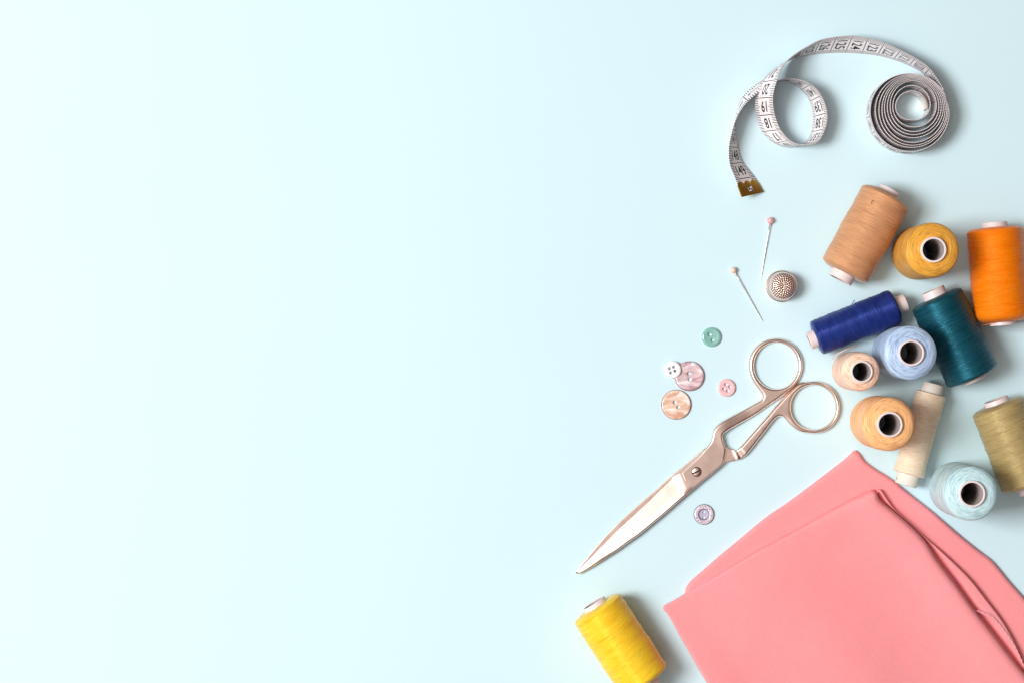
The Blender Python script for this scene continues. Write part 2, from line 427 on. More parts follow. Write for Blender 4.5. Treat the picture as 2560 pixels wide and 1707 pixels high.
    mm = plate([middle], 0.12, 0.14, [0.015, 0.04, 0.08, 0.14], zm, lambda x, y, d: np.full(len(x), 0.22), sharp=None)
    mt = plate([top], 0.2, 0.17, [0.02, 0.05, 0.10, 0.17, 0.26],
               lambda x, y, d: 0.02+(zt(x, y, d)-0.02)*(0.42+0.58*edge_drop(x, y)),
               lambda x, y, d: (0.40-0.02*round_edge(d, 0.2))*(0.30+0.70*edge_drop(x, y)), sharp=None)
    # hem flap lying on the middle fold
    hp = hem
    out = []
    for i in range(len(hp)):
        a = hp[max(i-1, 0)]; b = hp[min(i+1, len(hp)-1)]; t = (b-a)/np.linalg.norm(b-a); n = np.array([-t[1], t[0]])
        out.append((hp[i], n))
    wdt = 0.36
    V = []; F = []
    N = len(out); prof = [(0.0, 0.60), (-0.015, 0.66), (0.0, 0.93), (0.05, 0.985), (0.13, 1.0), (0.24, 0.985), (0.36, 0.92), (0.5, 0.80)]
    m = len(prof)
    dm = dist_edges(np.array([p for p, n in out]), [middle]); fw = np.clip(0.80*dm/0.5, 0.05, 1.0)*np.clip(0.06+np.arange(len(out))/16, 0, 1)
    for i, (p, n) in enumerate(out):
        f = fw[i]
        for (o_, z_) in prof: V.append((*(p+n*o_*f), 0.50+(z_-0.60)*0.92))
    F = [[i*m+j, (i+1)*m+j, (i+1)*m+j+1, i*m+j+1] for i in range(N-1) for j in range(m-1)]
    mh = mesh(V, F)
    bm = bmesh.new()
    for q in (mu, mm, mt, mh): bm.from_mesh(q)
    bmesh.ops.recalc_face_normals(bm, faces=bm.faces)
    me = bpy.data.meshes.new('fabric'); bm.to_mesh(me); bm.free()
    me.polygons.foreach_set('use_smooth', [True]*len(me.polygons))
    link('fabric', shift(me), M_cloth, root)
    # stitches
    V = []; F = []
    line = resample(np.array([p+n*0.17*fw[i] for i, (p, n) in enumerate(out)]), 0.08, closed=False)
    i = 2
    while i+2 < len(line):
        a, b = line[i], line[i+2]
        zz = 0.50+0.40*0.92
        pts = [np.array([*a, zz-0.03]), np.array([*(a*0.7+b*0.3), zz+0.03]), np.array([*(a*0.3+b*0.7), zz+0.03]), np.array([*b, zz-0.03])]
        v, f = tube_path(pts, 0.028, 6); k0 = len(V); V += v.tolist(); F += [[x+k0 for x in q] for q in f]; i += 4
    o = link('hem_stitching', shift(mesh(V, F)), mat_simple('pale_pink_stitch', (0.95, 0.55, 0.52), 0.6), root)
build_cloth()

# ------------------------------------------------------------------ thread spools
def sup(Rt, R, c, n=2.5, k=14):
    out = []
    for i in range(k+1):
        t = (math.pi/2)*i/k
        out.append((Rt+(R-Rt)*math.sin(t)**(2/n), c*(1-math.cos(t)**(2/n))))
    return out
def make_spool(root, color_mat, plast, L, R, Rt, p0, p1, lying, c0=0.42, c1=0.42, waist=0.0, seed=0, taper=0.0, wall=0.13, fuzz=380, fuzz_len=0.13, lump=0.012):
    """axis from 0 (bottom / first end) to L ; tube sticks out p0, p1"""
    prof = [(r, z) for r, z in sup(Rt-0.02, R, c0)]
    n = 36
    for i in range(1, n):
        t = i/n; prof.append((R*(1-waist*math.sin(math.pi*t)-taper*t), c0+(L-c0-c1)*t))
    R1 = R*(1-taper)
    prof += [(r, L-z) for r, z in reversed(sup(Rt-0.02, R1, c1))]
    rs = np.random.default_rng(seed+5); ph = rs.uniform(0, 6.28, 12)
    def noise(s, a, pr):
        w = np.clip((pr[:, :1]-Rt)/(R-Rt), 0, 1)
        x = np.sin(3.1*s+ph[0])+0.8*np.sin(7.3*s+ph[1])+0.6*np.sin(13.7*s+ph[2]+np.cos(a+ph[3]))+0.8*np.sin(2*a+ph[4]+1.3*s)+0.5*np.sin(3*a+ph[5]-2.1*s)
        x = x+0.7*np.sin(21*s+ph[6]+1.2*np.sin(a+ph[7]))
        return lump*x*w
    V, F, UV = lathe(prof, 112, noise)
    # loose fibres standing off the winding
    V = V.tolist(); nv0 = len(V); NR = len(prof)
    Va = np.array(V)
    for q in range(fuzz):
        i = int(rs.integers(6, NR-6)); j = int(rs.integers(0, 112)); p = Va[i*112+j]
        rad = np.array([p[0], p[1], 0]); rad /= np.linalg.norm(rad)
        nrm = rad.copy()
        if i < 12: nrm = rad*0.6+np.array([0, 0, -0.8])
        elif i > NR-13: nrm = rad*0.6+np.array([0, 0, 0.8])
        tan = np.array([-rad[1], rad[0], 0])*rs.choice([-1, 1])+np.array([0, 0, rs.normal(0, 0.6)])
        ln = fuzz_len*rs.uniform(0.5, 1.5); w = 0.004
        side = np.cross(tan, nrm); side /= np.linalg.norm(side)
        up = rs.uniform(0.08, 0.42)
        m_ = p+tan*ln*0.5+nrm*ln*up*0.7; e_ = p+tan*ln*0.85+nrm*ln*up
        b = p-nrm*0.02; k0 = len(V)
        V += [(b-side*w).tolist(), (b+side*w).tolist(), (m_-side*w).tolist(), (m_+side*w).tolist(), e_.tolist()]
        F += [[k0, k0+1, k0+3, k0+2], [k0+2, k0+3, k0+4]]
        UV += [(0.1, 1.0)]*7
    me_t = mesh(V, F, True, UV)
    e = 0.03; Ri = Rt-wall
    tp = [(Rt-0.0, -p0+e), (Rt, -p0+e), (Rt, L+p1-e), (Rt-e*0.3, L+p1-e*0.3), (Rt-e, L+p1), (Ri+e, L+p1), (Ri+e*0.3, L+p1-e*0.3), (Ri, L+p1-e), (Ri, L*0.66), (Ri, L*0.33), (Ri, -p0+e), (Ri+e, -p0), (Rt-e, -p0), (Rt, -p0+e)]
    V2, F2, UV2 = lathe(tp[1:], 64)
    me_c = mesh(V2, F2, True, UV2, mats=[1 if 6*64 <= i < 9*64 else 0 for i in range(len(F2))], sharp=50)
    if lying:
        mt = Matrix(((0, 0, 1, -L/2*CM), (0, 1, 0, 0), (-1, 0, 0, R*CM), (0, 0, 0, 1)))
    else:
        mt = Matrix.Translation((0, 0, p0*CM))
    me_t.transform(mt); me_c.transform(mt)
    link('thread', me_t, color_mat, root)
    link('tube', me_c, [plast, M_inner_shade], root)
    return mt
SP = 'thread spools'
def lying(label, mat, e0, e1, r_px, rt_px, p0, p1, plast=None, **kw):
    z = r_px/PX*0.99
    a = P(*e0, z); b = P(*e1, z); d = b-a; mid = (a+b)/2
    root = thing('thread_spool', label, 'thread spool', (mid.x, mid.y, 0), math.atan2(d.y, d.x), SP)
    make_spool(root, mat, plast or M_plastic, d.length, z, rt_px/PX*0.99, p0, p1, True, **kw)
    return root, d.length, z
def standing(label, mat, top, R, Rt, hgt, p0=0.25, p1=0.22, plast=None, rz=0, **kw):
    c = P(*top, hgt)
    root = thing('thread_spool', label, 'thread spool', (c.x, c.y, 0), rz, SP)
    make_spool(root, mat, plast or M_plastic, hgt-p0-p1, R, Rt, p0, p1, False, **kw)
    return root
def strand(root, pts, rad, mat, name='loose_thread'):
    """pts in root-local cm"""
    v, f = tube_path(catmull([np.array(p) for p in pts], 8), rad, 6); return link(name, mesh(v, f), mat, root)
def to_local(root, p):
    m = Matrix.Rotation(-root.rotation_euler.z, 4, 'Z') @ Matrix.Translation(-Vector(root.location)/CM)
    return tuple(m @ Vector(p))

T_tan = mat_thread('tan_thread', (0.60, 0.30, 0.15), sheen=0.12); T_must = mat_thread('mustard_thread', (0.78, 0.375, 0.055), sheen=0.08, ring=True)
T_orange = mat_thread('orange_thread', (0.96, 0.215, 0.001), dark=(0.90, 0.155, 0.0005), sheen=0.08); T_navy = mat_thread('navy_thread', (0.010, 0.026, 0.165), dark=(0.006, 0.010, 0.085), sheen=0.02, spec=0.9)
T_teal = mat_thread('dark_teal_thread', (0.003, 0.054, 0.080), dark=(0.002, 0.028, 0.045), sheen=0.02, spec=0.9)
T_blue = mat_thread('light_blue_thread', (0.46, 0.61, 0.84), dark=(0.34, 0.48, 0.72), ring=True); T_peach = mat_thread('pale_peach_thread', (0.98, 0.66, 0.50), dark=(0.92, 0.55, 0.40), ring=True)
T_apric = mat_thread('apricot_thread', (0.98, 0.52, 0.235), dark=(0.88, 0.40, 0.14), ring=True); T_cream = mat_thread('cream_thread', (0.90, 0.735, 0.56), dark=(0.82, 0.62, 0.43))
T_olive = mat_thread('olive_thread', (0.42, 0.32, 0.14), dark=(0.31, 0.205, 0.08), sheen=0.08); T_aqua = mat_thread('aqua_thread', (0.57, 0.80, 0.85), dark=(0.45, 0.70, 0.77), ring=True)
T_yellow = mat_thread('yellow_thread', (0.98, 0.62, 0.03), dark=(0.96, 0.47, 0.012), sheen=0.1)

s_tan, Lt, zt_ = lying('tan brown thread spool lying on its side against the mustard spool', T_tan, (2109, 684), (2218.5, 486), 65.0, 31, 0.48, 0.32, seed=1)
s_or, Lo, zo_ = lying('bright orange thread spool lying at the right edge of the photo', T_orange, (2506, 805), (2487, 569), 70, 31.6, 0.22, 0.32, seed=2, c0=0.6, c1=0.30)
s_nv, Ln, zn_ = lying('slim navy blue thread spool lying on its side above the scissors rings', T_navy, (2039, 846), (2242, 765.5), 45.5, 22.5, 0.45, 0.60, seed=3, c0=0.22, c1=0.30, fuzz=500)
s_tl, Ll, zl_ = lying('dark teal thread spool lying between the light blue and the orange spools', T_teal, (2434, 944), (2338.5, 742), 68.0, 30.6, 0.20, 0.46, seed=4, c0=0.34, c1=0.40)
s_cr, Lc, zc_ = lying('thin cream thread spool lying beside the apricot spool, card tube showing at both ends', T_cream, (2271.5, 1185), (2327.5, 982), 39.5, 27.5, 0.70, 0.60, plast=M_card, seed=6, c0=0.10, c1=0.10, waist=0.07, lump=0.010)
s_ol, Lv, zv_ = lying('olive green thread spool lying at the right edge above the aqua spool', T_olive, (2572, 1212), (2493, 1008), 68.5, 31.5, 0.45, 0.28, seed=7, c0=0.30, c1=0.36, taper=-0.0)
s_ye, Ly, zy_ = lying('bright yellow thread spool lying alone at the bottom beside the pink cloth', T_yellow, (1614, 1704), (1489.5, 1514.5), 69.0, 31.5, 0.4, 0.27, seed=8, c0=0.36, c1=0.32, fuzz=700)
s_mu = standing('mustard yellow thread spool standing upright between the tan and orange spools', T_must, (2334.3, 624.8), 1.64, 0.775, 6.1, seed=9)
s_bl = standing('light blue thread spool standing upright between the navy and dark teal spools', T_blue, (2278.6, 882), 1.60, 0.79, 5.6, seed=10)
s_pe = standing('small pale peach thread spool standing upright below the navy spool', T_peach, (2154.8, 928.6), 1.15, 0.665, 5.3, seed=12, wall=0.115)
s_ap = standing('apricot orange thread spool standing upright beside the thin cream spool', T_apric, (2224.8, 1060.5), 1.60, 0.775, 6.1, seed=13)
s_aq = standing('pale aqua thread spool standing upright beside the pink cloth and olive spool', T_aqua, (2430.8, 1233.8), 1.63, 0.80, 6.0, seed=14)

k5 = crop(2000, 700, 4.2)
strand(s_pe, [to_local(s_pe, P(*k5(x, y), z)) for x, y, z in [(345, 830, 0.9), (352, 805, 1.3), (400, 770, 1.9), (480, 730, 2.0), (545, 708, 1.8), (600, 690, 1.5)]], 0.035, T_peach)
strand(s_nv, [to_local(s_nv, P(*k5(x, y), z)) for x, y, z in [(545, 255, 0.9), (556, 240, 1.1), (566, 226, 1.2), (576, 212, 1.2)]], 0.022, T_navy)
k4 = crop(2380, 530, 5.228)
strand(s_or, [to_local(s_or, P(*k4(x, y), z)) for x, y, z in [(640, 1222, 3.40), (690, 1214, 3.47), (780, 1206, 3.52), (860, 1208, 3.48), (940, 1216, 3.30), (1010, 1222, 2.9), (1080, 1216, 2.2)]], 0.02, T_orange)
strand(s_or, [to_local(s_or, P(*k4(x, y), z)) for x, y, z in [(395, 1478, 1.7), (450, 1472, 1.9), (530, 1455, 2.2), (640, 1450, 2.4), (760, 1425, 2.5), (840, 1400, 2.6)]], 0.022, T_orange)
kt = crop(2020, 430, 5.057)
strand(s_tan, [to_local(s_tan, P(*kt(x, y), z)) for x, y, z in [(800, 402, 3.17), (804, 385, 3.24), (812, 370, 3.24), (820, 360, 3.16)]], 0.018, mat_simple('brown_thread_end', (0.14, 0.06, 0.02), 0.7))
# small green dot printed on the cream spool's tube
kc = crop(2060, 940, 4.126)
v, f, _ = lathe([(0.0, 0.012), (0.05, 0.010), (0.062, 0.0), (0.062, -0.02)], 16)
pl = P(*kc(750, 1050), 1.25); v = v+np.array(to_local(s_cr, pl))
# put it on the tube's surface
me = mesh(v, f); 
loc = np.array(to_local(s_cr, pl)); rr = 27.5/PX*0.99; yy = max(-rr*0.98, min(rr*0.98, loc[1])); zz = zc_+math.sqrt(rr*rr-yy*yy)
v2 = v-loc; ang = math.asin(yy/rr); ca, sa = math.cos(-ang), math.sin(-ang)
v2 = np.stack([v2[:, 0], v2[:, 1]*ca-v2[:, 2]*sa, v2[:, 1]*sa+v2[:, 2]*ca], 1)+np.array([loc[0], yy, zz])
link('printed_dot', mesh(v2, f), mat_simple('green_ink', (0.05, 0.30, 0.16), 0.6), s_cr)

# ------------------------------------------------------------------ measuring tape
def build_tape():
    c1 = crop(1780, 60, 3.565); c2 = crop(2100, 60, 4.356); c5 = crop(2150, 170, 6.816)
    WT = 1.62
    base = np.array([17.0, 14.5, 0.0])
    # (n, edge A (upper), edge B (lower), lift of the lower edge)
    key = [(119, c2(975, 490), c2(918, 552)), (120, c2(820, 375), c2(750, 455)), (121, c2(660, 290), c2(580, 390)),
           (122, c2(485, 210), c2(405, 345)), (123, c2(305, 160), c2(235, 325)), (124, c2(140, 133), c2(55, 314)),
           (125, c1(1110, 118), c1(1045, 260)), (126, c1(965, 146), c1(905, 273)), (127, c1(830, 215), c1(785, 298)),
           (128, c1(730, 280), c1(700, 322)), (129, c1(640, 372), c1(552, 408)), (130, c1(582, 500), c1(440, 523)),
           (131, c1(545, 655), c1(384, 665)), (132, c1(560, 805), c1(400, 822)), (133, c1(612, 943), c1(447, 962)),
           (134, c1(690, 1036), c1(560, 1065)), (135, c1(778, 1076), c1(690, 1102)), (136, c1(930, 1060), c1(825, 1062)),
           (137, c1(1008, 938), c1(885, 968)), (138, c1(1027, 795), c1(900, 830)), (139, c1(975, 640), c1(872, 690)),
           (140, c1(880, 540), c1(795, 588)), (141, c1(755, 496), c1(690, 522)), (142, c1(620, 500), c1(575, 512)),
           (143, c1(500, 548), c1(440, 514)), (144, c1(322, 688), c1(275, 650)), (145, c1(232, 812), c1(218, 796)),
           (146, c1(182, 944), c1(210, 952)), (147, c1(150, 1098), c1(238, 1104)), (148, c1(158, 1250), c1(280, 1236)),
           (149, c1(212, 1390), c1(372, 1364)), (150, c1(268, 1545), c1(452, 1500))]
    lift = {128: 0.15, 129: 0.9, 130: 1.55, 131: 0.95, 132: 0.25, 148: 0.05, 149: 0.12, 150: 0.15}
    NS, A, B = [], [], []
    # roll, outermost turn first (photo pixels of the upper edge)
    cx, cy = 890, 690
    Rr = [1525, 1503, 1482, 1455, 1424, 1388, 1348, 1302, 1192]; Rb = [1432, 1362, 1326, 1278, 1194, 1142, 1090, 1010, 892]
    Rl = [172, 262, 322, 374, 416, 466, 515, 560, 607]; Rt = [97, 112, 128, 148, 168, 190, 216, 298, 372]
    pol = []
    for j in range(9):
        pol += [Rr[j]-cx, Rb[j]-cy, cx-Rl[j], cy-Rt[j]]
    pol = pol[:-1]+[cy-392, 1150-cx]
    rr = catmull([np.array([p]) for p in pol], 18)[:, 0]
    roll = []
    for i, r in enumerate(rr):
        a = i/18*math.pi/2                       # clockwise in the picture, starting at the right
        q = c5(cx+r*math.cos(a), cy+r*math.sin(a)); roll.append(np.array(P(*q, WT)))
    roll = np.array(roll)
    # arm key points to world
    ak = []
    for n, a, b in key:
        zb = lift.get(n, 0.0); pb = np.array(P(*b, zb)); za = zb+1.0
        for _ in range(12):
            pa = np.array(P(*a, za)); w = math.hypot(*(pa[:2]-pb[:2])); za = zb+math.sqrt(max(WT*WT-w*w, 0.02))
        ak.append((n, np.array(P(*a, za)), pb))
    e118 = (np.array(P(*c2(1118, 700), WT)))
    arm = [(118.0, e118, np.array([e118[0], e118[1], 0]))]+ak
    # dense arm
    ka = catmull([x[1] for x in arm], 24); kb = catmull([x[2] for x in arm], 24)
    d = ka-kb; d /= np.linalg.norm(d, axis=1)[:, None]; kb[:, 2] = np.maximum(kb[:, 2], 0.0); ka = kb+d*WT
    kn = np.linspace(118, 150, len(ka))
    # dense roll, running backwards from 118
    join = np.vstack([e118[None], roll]); jj = catmull(join[:3], 6)
    ra = np.vstack([roll[::-1], 0.5*(roll[:1]+e118[None])+np.array([[0.02, 0.0, 0]])])
    s = np.r_[0, np.cumsum(np.linalg.norm(np.diff(np.vstack([ra, e118[None]]), axis=0), axis=1))]
    rn = 118-(s[-1]-s[:-1]); rb = ra.copy(); rb[:, 2] = 0.0
    Aall = np.vstack([ra, ka]); Ball = np.vstack([rb, kb]); Nall = np.r_[rn, kn]
    # light smoothing across the join
    def smooth(X, k=2):
        for _ in range(k): X[1:-1] = 0.25*X[:-2]+0.5*X[1:-1]+0.25*X[2:]
        return X
    Aall = smooth(Aall, 3); Ball = smooth(Ball, 3)
    T = np.gradient(0.5*(Aall+Ball), axis=0)
    N1 = np.cross(Ball-Aall, -T); N1 /= np.linalg.norm(N1, axis=1)[:, None]
    th = 0.024
    V, F, UV, MI = [], [], [], []
    nv = 5; n = len(Nall)
    for sg in (1, -1):
        k0 = len(V)
        for i in range(n):
            for j in range(nv):
                t = j/(nv-1); V.append(Aall[i]*(1-t)+Ball[i]*t+N1[i]*th*sg)
        for i in range(n-1):
            for j in range(nv-1):
                q = [k0+i*nv+j, k0+i*nv+j+1, k0+(i+1)*nv+j+1, k0+(i+1)*nv+j]
                uvq = [(Nall[i], j/(nv-1)), (Nall[i], (j+1)/(nv-1)), (Nall[i+1], (j+1)/(nv-1)), (Nall[i+1], j/(nv-1))]
                if sg < 0: q = q[::-1]; uvq = uvq[::-1]
                F.append(q); UV += uvq; MI.append(0)
    off = n*nv
    for i in range(n-1):
        for j in (0, nv-1):
            q = [i*nv+j, (i+1)*nv+j, off+(i+1)*nv+j, off+i*nv+j]
            if j: q = q[::-1]
            F.append(q); UV += [(Nall[i], 0.01), (Nall[i+1], 0.01), (Nall[i+1], 0.01), (Nall[i], 0.01)]; MI.append(0)
    for i in (0, n-1):
        q = [i*nv, i*nv+nv-1, off+i*nv+nv-1, off+i*nv]
        F.append(q); UV += [(Nall[i]+.25, 0.5)]*4; MI.append(0)
    def at(nn, v, h):
        a = np.array([np.interp(nn, Nall, Aall[:, k]) for k in range(3)]); b = np.array([np.interp(nn, Nall, Ball[:, k]) for k in range(3)])
        m = np.array([np.interp(nn, Nall, N1[:, k]) for k in range(3)]); return a*(1-v)+b*v+m*h
    # numbers
    def glyphs(txt):
        cu = bpy.data.curves.new('t', 'FONT'); cu.body = txt; cu.size = 1.0; cu.align_x = 'CENTER'; cu.offset = 0.014; cu.resolution_u = 3
        ob = bpy.data.objects.new('t', cu); COL.objects.link(ob)
        dg = bpy.context.evaluated_depsgraph_get(); me = bpy.data.meshes.new_from_object(ob.evaluated_get(dg))
        bm = bmesh.new(); bm.from_mesh(me); bmesh.ops.triangulate(bm, faces=bm.faces)
        for _ in range(2):
            ed = [e for e in bm.edges if e.calc_length() > 0.22]
            if ed: bmesh.ops.subdivide_edges(bm, edges=ed, cuts=1)
            bmesh.ops.triangulate(bm, faces=bm.faces)
        v = np.array([x.co[:2] for x in bm.verts]); bm.verts.index_update(); f = [[x.index for x in q.verts] for q in bm.faces]
        bm.free(); bpy.data.objects.remove(ob); bpy.data.meshes.remove(me)
        return v, f
    for lab in list(range(97, 150)):
        for side in (1, 2):
            txt = str(lab) if side == 1 else str(150-lab)
            cn = lab-0.5 if side == 1 else lab+0.5
            if cn < Nall[0]+1 or cn > 149.6: continue
            v, f = glyphs(txt)
            v = v-0.5*(v.min(0)+v.max(0)); wd = v[:, 0].max()-v[:, 0].min(); hg = v[:, 1].max()-v[:, 1].min()
            tw = {1: 0.22, 2: 0.50, 3: 0.78}[len(txt)]
            if txt[0] == '1' and len(txt) == 2: tw = 0.46
            v = v*np.array([tw/wd*1.06, 0.64/hg]); k0 = len(V)
            for x, y in v:
                if side == 1: V.append(at(cn-y, 0.5+x/WT, th+0.006))
                else: V.append(at(cn+y, 0.5+x/WT, -th-0.006))
            for q in f: F.append([k0+i for i in q]); UV += [(0.5, 0.5)]*3; MI.append(1)
    root = thing('measuring_tape', 'white cloth measuring tape with black centimetre numbers, one end rolled into a coil', 'measuring tape', tuple(base), 0)
    V = np.array(V)-base
    link('tape_band', mesh(V, F, True, UV, MI, sharp=45), [M_tape, M_ink], root)
    # gold clips at both ends: scalloped plate wrapped over the band
    def clip(n0, n1, name, mat, detail=True):
        Vv, Ff, Mi = [], [], []
        cols = 33; rows = 9
        for sg in (1, -1):
            k0 = len(Vv)
            for j in range(cols):
                v = j/(cols-1); sc = abs(math.sin(v*math.pi*3))**0.7*0.16
                for i in range(rows):
                    t = i/(rows-1); nn = n1+(n0-n1)*t*(1.0) + (n0-n1)/abs(n0-n1)*sc*t
                    vv = -0.015+1.03*v
                    hgt = th+0.022+0.012*math.sin(math.pi*v)
                    if i == rows-1: hgt = th+0.004
                    Vv.append(at(nn, vv, hgt*sg))
            for j in range(cols-1):
                for i in range(rows-1):
                    q = [k0+j*rows+i, k0+(j+1)*rows+i, k0+(j+1)*rows+i+1, k0+j*rows+i+1]; Ff.append(q if sg < 0 else q[::-1]); Mi.append(0)
        o2 = cols*rows
        for j in range(cols-1): Ff.append([j*rows, (j+1)*rows, o2+(j+1)*rows, o2+j*rows]); Mi.append(0)
        for j in (0, cols-1):
            for i in range(rows-1): Ff.append([j*rows+i, j*rows+i+1, o2+j*rows+i+1, o2+j*rows+i]); Mi.append(0)
        if detail:
            def quad(pts, m, h):
                k0 = len(Vv)
                for (nn, v) in pts: Vv.append(at(nn, v, th+h))
                Ff.append([k0+i for i in range(len(pts))][::-1]); Mi.append(m)
            L_ = n1-n0
            q = lambda a, b: (n0+L_*a, b)
            quad([q(0.22, 0.40), q(0.22, 0.60), q(0.60, 0.60), q(0.60, 0.40)], 1, 0.042)
            for st in ([(0.22, 0.40), (0.22, 0.55), (0.27, 0.55), (0.27, 0.40)], [(0.22, 0.42), (0.22, 0.47), (0.52, 0.47), (0.52, 0.42)],
                       [(0.40, 0.47), (0.40, 0.54), (0.46, 0.54), (0.46, 0.47)], [(0.40, 0.53), (0.40, 0.58), (0.60, 0.58), (0.60, 0.53)]):
                quad([q(a, b) for a, b in st], 2, 0.047)
            for vv in (0.17, 0.84):
                k0 = len(Vv); c = at(n0+L_*0.12, vv, th+0.055); ring = []
                Vv.append(c)
                for t in range(10):
                    Vv.append(at(n0+L_*0.12+0.045*math.cos(t*0.6283), vv+0.03*math.sin(t*0.6283), th+0.03))
                for t in range(10): Ff.append([k0, k0+1+(t+1) % 10, k0+1+t]); Mi.append(0)
        link(name, mesh(np.array(Vv)-base, Ff, True, None, Mi, sharp=40), [mat, mat_simple('clip_white', (0.85, 0.8, 0.8), 0.5), M_ink], root)
    clip(149.30, 150.0, 'gold_clip', M_gold)
    clip(Nall[0]+0.85, Nall[0], 'end_clip', M_steel, detail=False)
build_tape()

# ------------------------------------------------------------------ scissors
def build_scissors():
    c7 = crop(1760, 830, 4.239); c8 = crop(1420, 1080, 4.239)
    w7 = lambda x, y: np.array(P(*c7(x, y), 0.4)[:2]); w8 = lambda x, y: np.array(P(*c8(x, y), 0.4)[:2])
    org = w8(1362, 416); base = np.array([org[0], org[1], 0.0])
    root = thing('scissors', 'nickel plated tailor scissors with two finger rings, blades closed, lying on the paper', 'scissors', tuple(base), 0)
    sh = lambda me: (me.transform(Matrix.Translation(-Vector(base)*CM)), me)[1]
    axis = w7(1000, 500)-w8(85, 1480); axis /= np.linalg.norm(axis)
    along = lambda x, y: (x-org[0])*axis[0]+(y-org[1])*axis[1]           # + towards the rings
    sm = lambda t: np.clip(t, 0, 1)**2*(3-2*np.clip(t, 0, 1))
    def arc7(c, r, a0, a1, n):      # picture angles, y down
        return [w7(c[0]+r*math.cos(math.radians(a)), c[1]+r*math.sin(math.radians(a))) for a in np.linspace(a0, a1, n)]
    # front handle
    s1 = catmull([w7(*p) for p in [(490, 440), (512, 500), (556, 570), (602, 634), (622, 664), (624, 690), (610, 713), (576, 735), (400, 833), (262, 904), (180, 953), (128, 998), (102, 1040), (90, 1090), (76, 1150), (46, 1196), (0, 1246)]]+[w8(*p) for p in [(1400, 236), (1330, 302), (1262, 366), (1194, 426)]], 6)
    s2 = catmull([w8(*p) for p in [(1194, 426), (1214, 474), (1230, 518), (1241, 558), (1246, 588), (1250, 630), (1252, 668)]], 5)
    s3 = catmull([w8(*p) for p in [(1252, 668), (1330, 600), (1400, 541), (1500, 460), (1600, 376), (1640, 340), (1652, 318), (1660, 270), (1668, 210), (1670, 160), (1652, 110), (1640, 58)]]+[w7(*p) for p in [(196, 1094), (212, 1074), (280, 1026), (400, 961), (560, 871), (700, 772), (820, 692), (920, 612), (984, 552), (1022, 488)]], 6)
    ring = arc7((765, 352), 288, 28, -198, 60)
    outer = np.vstack([s1[1:], s2[1:], s3[1:], np.array(ring)[1:-1]])
    hole = np.array([w7(770+232*math.cos(a), 357+243*math.sin(a)) for a in np.linspace(0, 2*math.pi, 90, endpoint=False)])
    zoff = lambda x, y: -0.20*sm((along(x, y)-2.6)/2.4)
    def zt(x, y, d):
        hnd = sm((along(x, y)-2.0)/1.2)
        r = 0.085+0.065*hnd
        return 0.27+0.04+zoff(x, y)+(0.19+0.04*hnd)*round_edge(d, r)
    def zb(x, y, d):
        hnd = sm((along(x, y)-2.0)/1.2); return 0.27+0.04+zoff(x, y)-(0.035+0.09*hnd)*round_edge(d, 0.08+0.08*hnd)
    ins = [0.008, 0.022, 0.045, 0.075, 0.11, 0.15]
    link('handle', sh(plate([outer, hole], 0.06, 0.10, ins, zt, zb, sharp=None)), M_steel, root)
    # back handle
    c9 = crop(1800, 1000, 9.8); w9 = lambda x, y: np.array(P(*c9(x, y), 0.4)[:2])
    t1 = catmull([w7(1105, 522), w7(1055, 524), w7(1008, 541)]+[w9(*p) for p in [(1830, -330), (1660, -175), (1500, 0), (1330, 190), (1150, 402), (900, 682), (700, 910), (530, 1102), (435, 1197), (385, 1220), (335, 1212), (250, 1170), (150, 1122), (40, 1140), (-90, 1240), (-180, 1420), (-130, 1570), (0, 1580), (110, 1545), (250, 1508), (380, 1482), (470, 1460), (565, 1416), (680, 1318), (800, 1175), (950, 978), (1100, 790), (1250, 590), (1360, 462), (1440, 408), (1520, 402), (1590, 450), (1700, 578), (1830, 692), (1960, 770)]]+[w7(1075, 1069)], 6)
    ring2 = arc7((1166, 795), 281, 98, -97, 60)
    outer2 = np.vstack([t1[6:-1], np.array(ring2)])
    hole2 = np.array([w7(1161+236*math.cos(a), 795+234*math.sin(a)) for a in np.linspace(0, 2*math.pi, 90, endpoint=False)])
    b0 = w7(312, 1296); b1 = w7(345, 1285)
    def zt2(x, y, d):
        al = along(x, y); hnd = sm((al-2.62)/0.5)
        r = 0.05+0.10*hnd
        bump = 0.16*np.exp(-(((x-b1[0])*0.9+(y-b1[1])*0.43)/0.085)**2)*round_edge(d, 0.12)
        dip = -0.10*np.exp(-(((x-w7(352, 1290)[0])*0.9+(y-w7(352, 1290)[1])*0.43)/0.05)**2)*round_edge(d, 0.1)
        return 0.10+0.05*hnd+(0.15+0.12*hnd)*round_edge(d, r)+bump*0.6*(al < 2.9)+dip*0.5
    def zb2(x, y, d):
        hnd = sm((along(x, y)-2.62)/0.5); return 0.09+0.05*hnd-(0.06+0.06*hnd)*round_edge(d, 0.1)
    link('handle', sh(plate([outer2, hole2], 0.06, 0.10, ins, zt2, zb2, sharp=None)), M_steel, root)
    # front blade
    c10 = crop(1430, 1220, 7.127); w10 = lambda x, y: np.array(P(*c10(x, y), 0.4)[:2])
    c11 = crop(1660, 1120, 13.07); w11 = lambda x, y: np.array(P(*c11(x, y), 0.4)[:2])
    up = catmull([w10(*p) for p in [(66, 1500), (90, 1474), (250, 1330), (450, 1122), (660, 910), (880, 692), (1100, 490), (1250, 350), (1430, 182), (1600, 10)]]+[w11(*p) for p in [(130, 1130), (250, 1000), (370, 893), (500, 812), (560, 772), (660, 690)]], 8)
    lo = catmull([w10(*p) for p in [(66, 1503), (85, 1518), (115, 1526), (180, 1500), (300, 1436), (450, 1347), (650, 1217), (800, 1118), (1000, 972), (1200, 830), (1400, 667), (1600, 502), (1853, 282)]]+[w8(*p) for p in [(1270, 652), (1330, 602)]], 8)
    NST = 90
